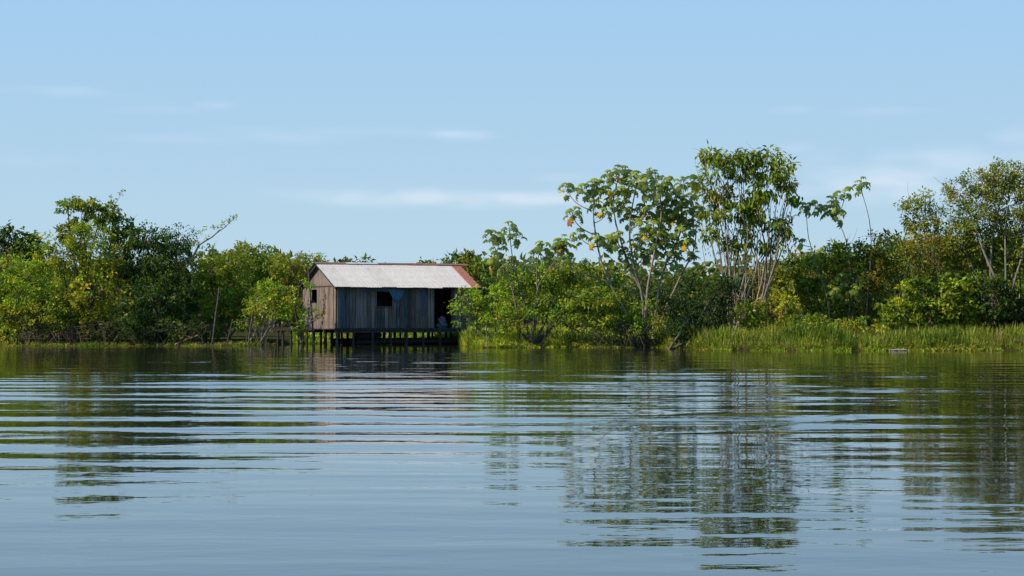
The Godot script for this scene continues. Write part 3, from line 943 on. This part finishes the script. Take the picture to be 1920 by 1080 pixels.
	cecropia("slender young cecropia with two leaf whorls beside the bright shrub", 60.8, 985, [[[990, 640], [985, 575], [972, 530], [960, 480], [956, 432]], [[975, 640], [965, 560], [945, 500], [932, 470]]], [[955, 428], [922, 438], [968, 444], [935, 450], [925, 490, 0.9], [945, 505, 0.9], [930, 470, 0.8]], 0.4, {"trunk": 0.05, "bark": Color(0.14, 0.12, 0.09)})
	cecropia("small forked cecropia leaning right with drooping leaves above the low shrub", 61.0, 1003, [[[995, 640], [1003, 580], [1010, 535], [1030, 505], [1052, 470]], [[1003, 620], [1008, 560], [1006, 510], [1012, 470]]], [[1016, 462], [1045, 462], [1063, 462], [1052, 450], [1000, 478], [1030, 485, 0.9], [1060, 490, 0.9], [990, 500, 0.8]], 0.4, {"trunk": 0.05, "bark": Color(0.2, 0.17, 0.13)})
	cecropia("thin-leaved cecropia with long bare arching stems against the sky", 58.3, 1555, [[[1560, 640], [1550, 560], [1528, 490], [1514, 440], [1511, 392]], [[1590, 640], [1595, 520], [1588, 450], [1570, 405]], [[1620, 640], [1630, 520], [1633, 430], [1614, 350]]], [[1511, 388], [1530, 384], [1552, 392], [1566, 372], [1568, 398], [1580, 362], [1612, 346], [1500, 450, 0.8]], 0.38, {"trunk": 0.04, "leaves": 7, "bark": Color(0.2, 0.17, 0.14)})
	cecropia("broad-leaved low cecropia half buried in the right thicket", 58.6, 1600, [[[1600, 640], [1600, 560], [1595, 510]], [[1620, 640], [1615, 540], [1625, 500]]], [[1590, 500, 1.1], [1610, 515, 1.1], [1628, 505, 1.1], [1575, 520], [1640, 530], [1600, 545, 1.1], [1560, 545]], 0.36, {"trunk": 0.05})
	leafy("shrub", "yellowish shrub at the foot of the tall pale-stemmed tree", "shrub", 56.0, 1440, [[1440, 592, 38, 36], [1402, 590, 26, 34], [1412, 622, 30, 20], [1472, 562, 24, 34], [1490, 610, 34, 26], [1460, 630, 40, 14]], YELLOW, {"stems": 6, "spread": 0.8, "cover": 1.2})
	leafy("tree", "leafy green tree under the long bare cecropia stems", "tree", 59.3, 1550, [[1520, 520, 38, 36], [1570, 482, 40, 32], [1545, 575, 46, 42], [1500, 570, 30, 40]], GREEN, {"stems": 5, "spread": 0.7, "leaf": 0.19})
	leafy("tree", "tree with golden vine leaves on its crown in the right thicket", "tree", 58.8, 1640, [[1640, 470, 34, 36], [1620, 520, 38, 40], [1665, 500, 30, 40], [1600, 590, 42, 40], [1650, 575, 36, 40]], [Color(0.2, 0.17, 0.02), Color(0.1, 0.14, 0.02), Color(0.15, 0.16, 0.025), Color(0.06, 0.1, 0.02)], {"stems": 5, "spread": 0.7})
	leafy("tree", "feathery olive tree with thin crown left of the large right-hand tree", "tree", 57.8, 1750, [[1710, 382, 22, 16], [1735, 372, 16, 14], [1730, 415, 38, 30], [1755, 400, 24, 20], [1745, 460, 50, 40], [1710, 480, 36, 36], [1770, 520, 55, 48]], OLIVE, {"stems": 4, "leaf": 0.14, "cover": 1.6, "trunk": 0.06})
	leafy("tree", "large spreading tree with a pale trunk at the right edge", "tree", 57.3, 1885, [[1802, 362, 34, 30], [1845, 338, 42, 26], [1895, 326, 40, 24], [1830, 400, 50, 38], [1890, 385, 55, 45], [1940, 350, 50, 40], [1850, 460, 50, 46], [1910, 470, 56, 60], [1800, 450, 40, 40], [1960, 430, 50, 60]], OLIVE, {"stems": 3, "spread": 0.3, "leaf": 0.15, "trunk": 0.09, "bark": Color(0.25, 0.225, 0.19), "cover": 2.0})
	leafy("shrub", "dark round-leaved thicket under the large right-hand tree", "shrub", 55.2, 1780, [[1690, 585, 44, 36], [1750, 592, 40, 34], [1810, 588, 42, 36], [1720, 550, 40, 30], [1790, 550, 46, 30]], GREEN, {"stems": 8, "spread": 2.0, "leaf": 0.2, "wide": 0.38, "cover": 1.5})
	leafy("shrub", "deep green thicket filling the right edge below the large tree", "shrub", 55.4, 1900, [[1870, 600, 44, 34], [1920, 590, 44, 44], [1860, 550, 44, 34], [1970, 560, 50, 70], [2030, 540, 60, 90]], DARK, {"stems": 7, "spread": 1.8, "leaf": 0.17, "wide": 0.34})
	leafy("shrub", "yellow-green shrub at the front of the right thicket above the grass", "shrub", 54.0, 1540, [[1520, 614, 40, 24], [1570, 618, 40, 20], [1625, 616, 40, 22]], YELLOW, {"stems": 6, "spread": 1.4, "cover": 1.2})
	# ---- a closed row of brush behind the front plants
	for e in [[-120, 78, 520, "beyond the left edge of the picture"], [-40, 77, 520, "at the very left edge behind the olive shrub"], [60, 79, 500, "behind the left part of the yellow-green shrub"], [150, 78, 520, "behind the middle of the yellow-green shrub"], [240, 78, 510, "between the yellow-green shrub and the vine tree"], [330, 80, 510, "behind the dark vine tree"], [400, 84, 520, "behind the leaning pole on the left bank"], [980, 84, 535, "behind the slender young cecropia"], [1060, 83, 530, "behind the small forked cecropia"], [1140, 80, 530, "behind the left stems of the broad cecropia"], [1220, 78, 530, "behind the right stems of the broad cecropia"], [1300, 79, 530, "behind the left side of the dark vine mound"], [1380, 77, 525, "behind the foot of the tall pale-stemmed tree"], [1460, 78, 500, "just right of the tall pale-stemmed tree"], [1540, 76, 480, "behind the long bare cecropia stems"], [1620, 77, 480, "behind the golden-leaved tree"], [1700, 75, 460, "behind the feathery olive tree"], [1780, 76, 460, "between the feathery olive tree and the large tree"], [1870, 75, 450, "behind the pale trunk of the large tree"], [1960, 75, 450, "just beyond the right edge of the picture"], [2060, 75, 440, "well beyond the right edge of the picture"]]:
		leafy("brush", "shaded brush " + e[3], "shrub", e[1], e[0], [[e[0] - 20, e[2] + 20, 40, 26], [e[0] + 20, e[2] + 25, 40, 30], [e[0], e[2] + 70, 60, 44]], [GREEN, OLIVE, DARK][rng.randi() % 3], {"stems": 3, "leaf": 0.24, "clump": 0.45, "per": 18, "cover": 1.5, "group": "brush behind the front shrubs"})
	# ---- distant treeline
	for e in [[20, 110, 424, 46, DARK, "dark round-topped distant tree at the left edge of the skyline"], [60, 118, 450, 36, OLIVE, "lower olive distant tree beside the dark round one at the left"], [-60, 112, 440, 60, FAR, "distant tree beyond the left edge of the picture"], [400, 125, 470, 36, FAR, "distant tree showing under the bare branch of the vine tree"], [470, 122, 462, 40, FAR, "distant tree behind the round green tree left of the house"], [520, 120, 480, 36, FAR, "distant tree left of the olive one by the roof corner"], [580, 118, 486, 40, OLIVE, "distant olive tree just above the left roof corner"], [640, 126, 484, 34, FAR, "distant tree above the left third of the roof ridge"], [680, 124, 488, 30, FAR, "lower distant tree right of that above the roof ridge's left third"], [800, 128, 492, 24, FAR, "small distant tree peeping over the right half of the ridge"], [850, 122, 480, 34, FAR, "distant tree above the rusty end of the roof"], [885, 118, 474, 26, OLIVE, "olive distant tree just right of the rusty roof end"], [930, 124, 482, 36, FAR, "distant tree behind the top of the slender young cecropia"], [990, 126, 500, 40, FAR, "distant tree between the two small cecropias"], [1060, 120, 496, 46, GREEN, "bright distant tree right of the small forked cecropia"], [1130, 124, 496, 40, GREEN, "bright distant tree seen through the left stems of the broad cecropia"], [1200, 122, 515, 44, FAR, "distant tree seen through the middle stems of the broad cecropia"], [1280, 120, 505, 44, FAR, "distant tree between the broad cecropia and the tallest tree"], [1350, 124, 510, 44, FAR, "distant tree seen through the left stems of the tallest tree"], [1430, 122, 500, 44, FAR, "distant tree seen through the right stems of the tallest tree"], [1500, 118, 476, 36, FAR, "distant tree right of the tallest tree's lowest leaves"], [1560, 120, 460, 40, FAR, "distant tree below the arching bare cecropia stems"], [1680, 96, 440, 36, DARK, "dark distant tree between the golden tree and the feathery one"], [1760, 110, 430, 50, FAR, "distant tree behind the feathery olive tree"], [200, 120, 470, 50, FAR, "distant tree hidden behind the ragged-topped tree"], [290, 118, 480, 50, FAR, "distant tree hidden behind the vine tree's crown"], [740, 132, 505, 36, FAR, "lowest distant tree, behind the middle of the roof"], [1900, 115, 430, 60, FAR, "distant tree behind the large tree at the right edge"], [2020, 115, 420, 60, FAR, "distant tree beyond the right edge of the picture"]]:
		var x: float = e[0]
		var y: float = e[2]
		var r: float = e[3]
		leafy("distant_tree", e[5], "tree", e[1], x, [[x, y + r * 0.45, r * 0.7, r * 0.45], [x - r * 0.5, y + r * 0.9, r * 0.7, r * 0.5], [x + r * 0.5, y + r * 0.85, r * 0.7, r * 0.5], [x, y + r * 1.7, r * 1.1, r * 0.8]], e[4], {"stems": 2, "leaf": 0.36, "clump": 0.6, "per": 16, "cover": 1.6, "trunk": 0.14, "group": "distant treeline"})
	var s := shape()   # the wood beyond it, one mass
	for k in 16000:
		var x := rng.randf_range(-200, 200)
		var d := 175.0 + rng.randf_range(0, 25)
		var top := 6.5 + 2.0 * noise.get_noise_2d(x * 6.0, 50.0)
		var p := Vector3(x, top * rng.randf(), -d)
		var col: Color = FAR[rng.randi() % 4]
		for q in 3:
			s.leaf(p + ball() * 0.8, ball(), ball() + Vector3(0, 0.1, 0), 1.1, 0.35, vary(col, 0.2))
	var o := part("far_wood", s.mesh(), M.leaf, self, "stuff")
	tag(o, "low green wood on the flat horizon behind the treeline", "wood")

func small_things() -> void:
	stake("pale leaning pole standing among shrubs left of the jetty", spot(396, 662, 65.5), spot(411, 540, 65.3), 0.05)
	stake("tall crooked pole leaning left in front of the jetty", Vector3(-10.3, -0.6, -66.0), spot(545, 535, 66.3), 0.055)
	stake("thin upright pole before the gable wall, taller than the eave", spot(590, 665, 66.2), spot(578, 503, 66.4), 0.045)
	stake("slim stake at the outer end of the jetty", spot(529, 665, 68), spot(529, 585, 68), 0.03)
	stake("short leaning stake in the water below the dark undergrowth", spot(422, 660, 65), spot(436, 600, 65), 0.03)
	stake("crooked stem stake under the small bright shrub", spot(464, 660, 65.2), spot(474, 584, 65.4), 0.04)
	stake("thin stake in the grass right of the house", spot(914, 660, 57.4), spot(912, 612, 62.8), 0.022)
	stake("thin pale stake just off the right end of the house floor", spot(884, 660, 64.5), spot(880, 600, 64.8), 0.03)
	stake("thin stake in the grass farther right of the house", spot(897, 660, 62.4), spot(898, 622, 62.4), 0.018)
	# fallen sticks
	var t := thing("driftwood", "pale fallen branch resting on the left bank at the water's edge", "branch", spot(345, 645, 65.2))
	var s := shape(t.position)
	limb(s, spot(328, 646, 65.2), spot(372, 628, 65.0), 0.05, 0.03, 0.04, Color(0.25, 0.17, 0.13))
	limb(s, spot(336, 643, 65.2), spot(345, 629, 65.1), 0.03, 0.03, 0.04, Color(0.28, 0.17, 0.13))
	limb(s, spot(345, 629, 65.1), spot(362, 634, 65.1), 0.03, 0.02, 0.04, Color(0.28, 0.17, 0.13))
	part("wood", s.mesh(), M.bark, t)
	t = thing("driftwood", "thin pale log lying along the waterline of the grassy bank", "branch", spot(1683, 657, 50.9))
	s = shape(t.position)
	limb(s, spot(1668, 657, 50.9), spot(1700, 656, 50.9), 0.05, 0.035, 0.02, Color(0.33, 0.3, 0.27))
	part("wood", s.mesh(), M.bark, t)
	# grass
	var tall := tuft(9, 0.8, 0.016, 0.3)
	var low := tuft(8, 0.45, 0.02, 0.45)
	var broad := tuft(7, 0.32, 0.05, 0.6)
	meadow("bank_grass", "tall bright green grass along the right river bank", "grass", tall, 7500, 7.0, 30.0, 0.3, 4.5, [OLIVE[1], GREEN[0], GREEN[1], Color(0.22, 0.18, 0.08), OLIVE[2], BRIGHT[0], YELLOW[1], GREEN[2]], 0.35, 1.35, -0.3)
	var herb := shape()
	for k in 26:
		herb.leaf(Vector3(rng.randf_range(-0.2, 0.2), rng.randf_range(0.05, 0.5), rng.randf_range(-0.2, 0.2)), (ball() + Vector3(0, 0.3, 0)).normalized(), ball() + Vector3(0, 1.2, 0), rng.randf_range(0.09, 0.17), 0.05, Color.WHITE)
	meadow("bank_herbs", "leafy weeds mixed into the grass of the right bank", "plants", herb.mesh(), 2600, 7.0, 30.0, 0.0, 4.5, [GREEN[0], YELLOW[1], GREEN[2], OLIVE[0]], 0.3, 0.95, 0.0)
	meadow("bank_herbs", "leafy weeds under the low shrubs beside the house", "plants", herb.mesh(), 900, -3.0, 8.0, 0.2, 6.0, YELLOW, 0.5, 1.1)
	meadow("bank_grass", "grass patch between the house and the low shrubs", "grass", tall, 3200, -3.4, 2.6, 0.3, 9.0, BRIGHT, 0.5, 0.95)
	meadow("marsh_grass", "bright marsh grass seen through the stilts behind the house", "grass", low, 6500, -11.6, -0.5, -0.5, 12.0, BRIGHT, 0.8, 1.5)
	meadow("marsh_grass", "patchy green grass at the water's edge of the left bank", "grass", low, 700, -30.0, -12.0, -0.2, 1.2, OLIVE, 0.35, 0.7)
	meadow("floating_plants", "low broad-leaved floating plants fringing the right bank", "plants", broad, 2600, 6.5, 30.0, -0.5, 0.9, [GREEN[1], BRIGHT[0], OLIVE[0]], 0.4, 1.0, -0.05)
	meadow("floating_plants", "low floating plants fringing the bank beside the house", "plants", broad, 1600, -3.6, 8.0, -0.7, 0.5, YELLOW, 0.4, 0.9, 0.0)
	meadow("floating_plants", "low floating plants fringing the left bank", "plants", broad, 1300, -30.0, -12.5, -0.7, 0.3, OLIVE, 0.3, 0.8, 0.05)
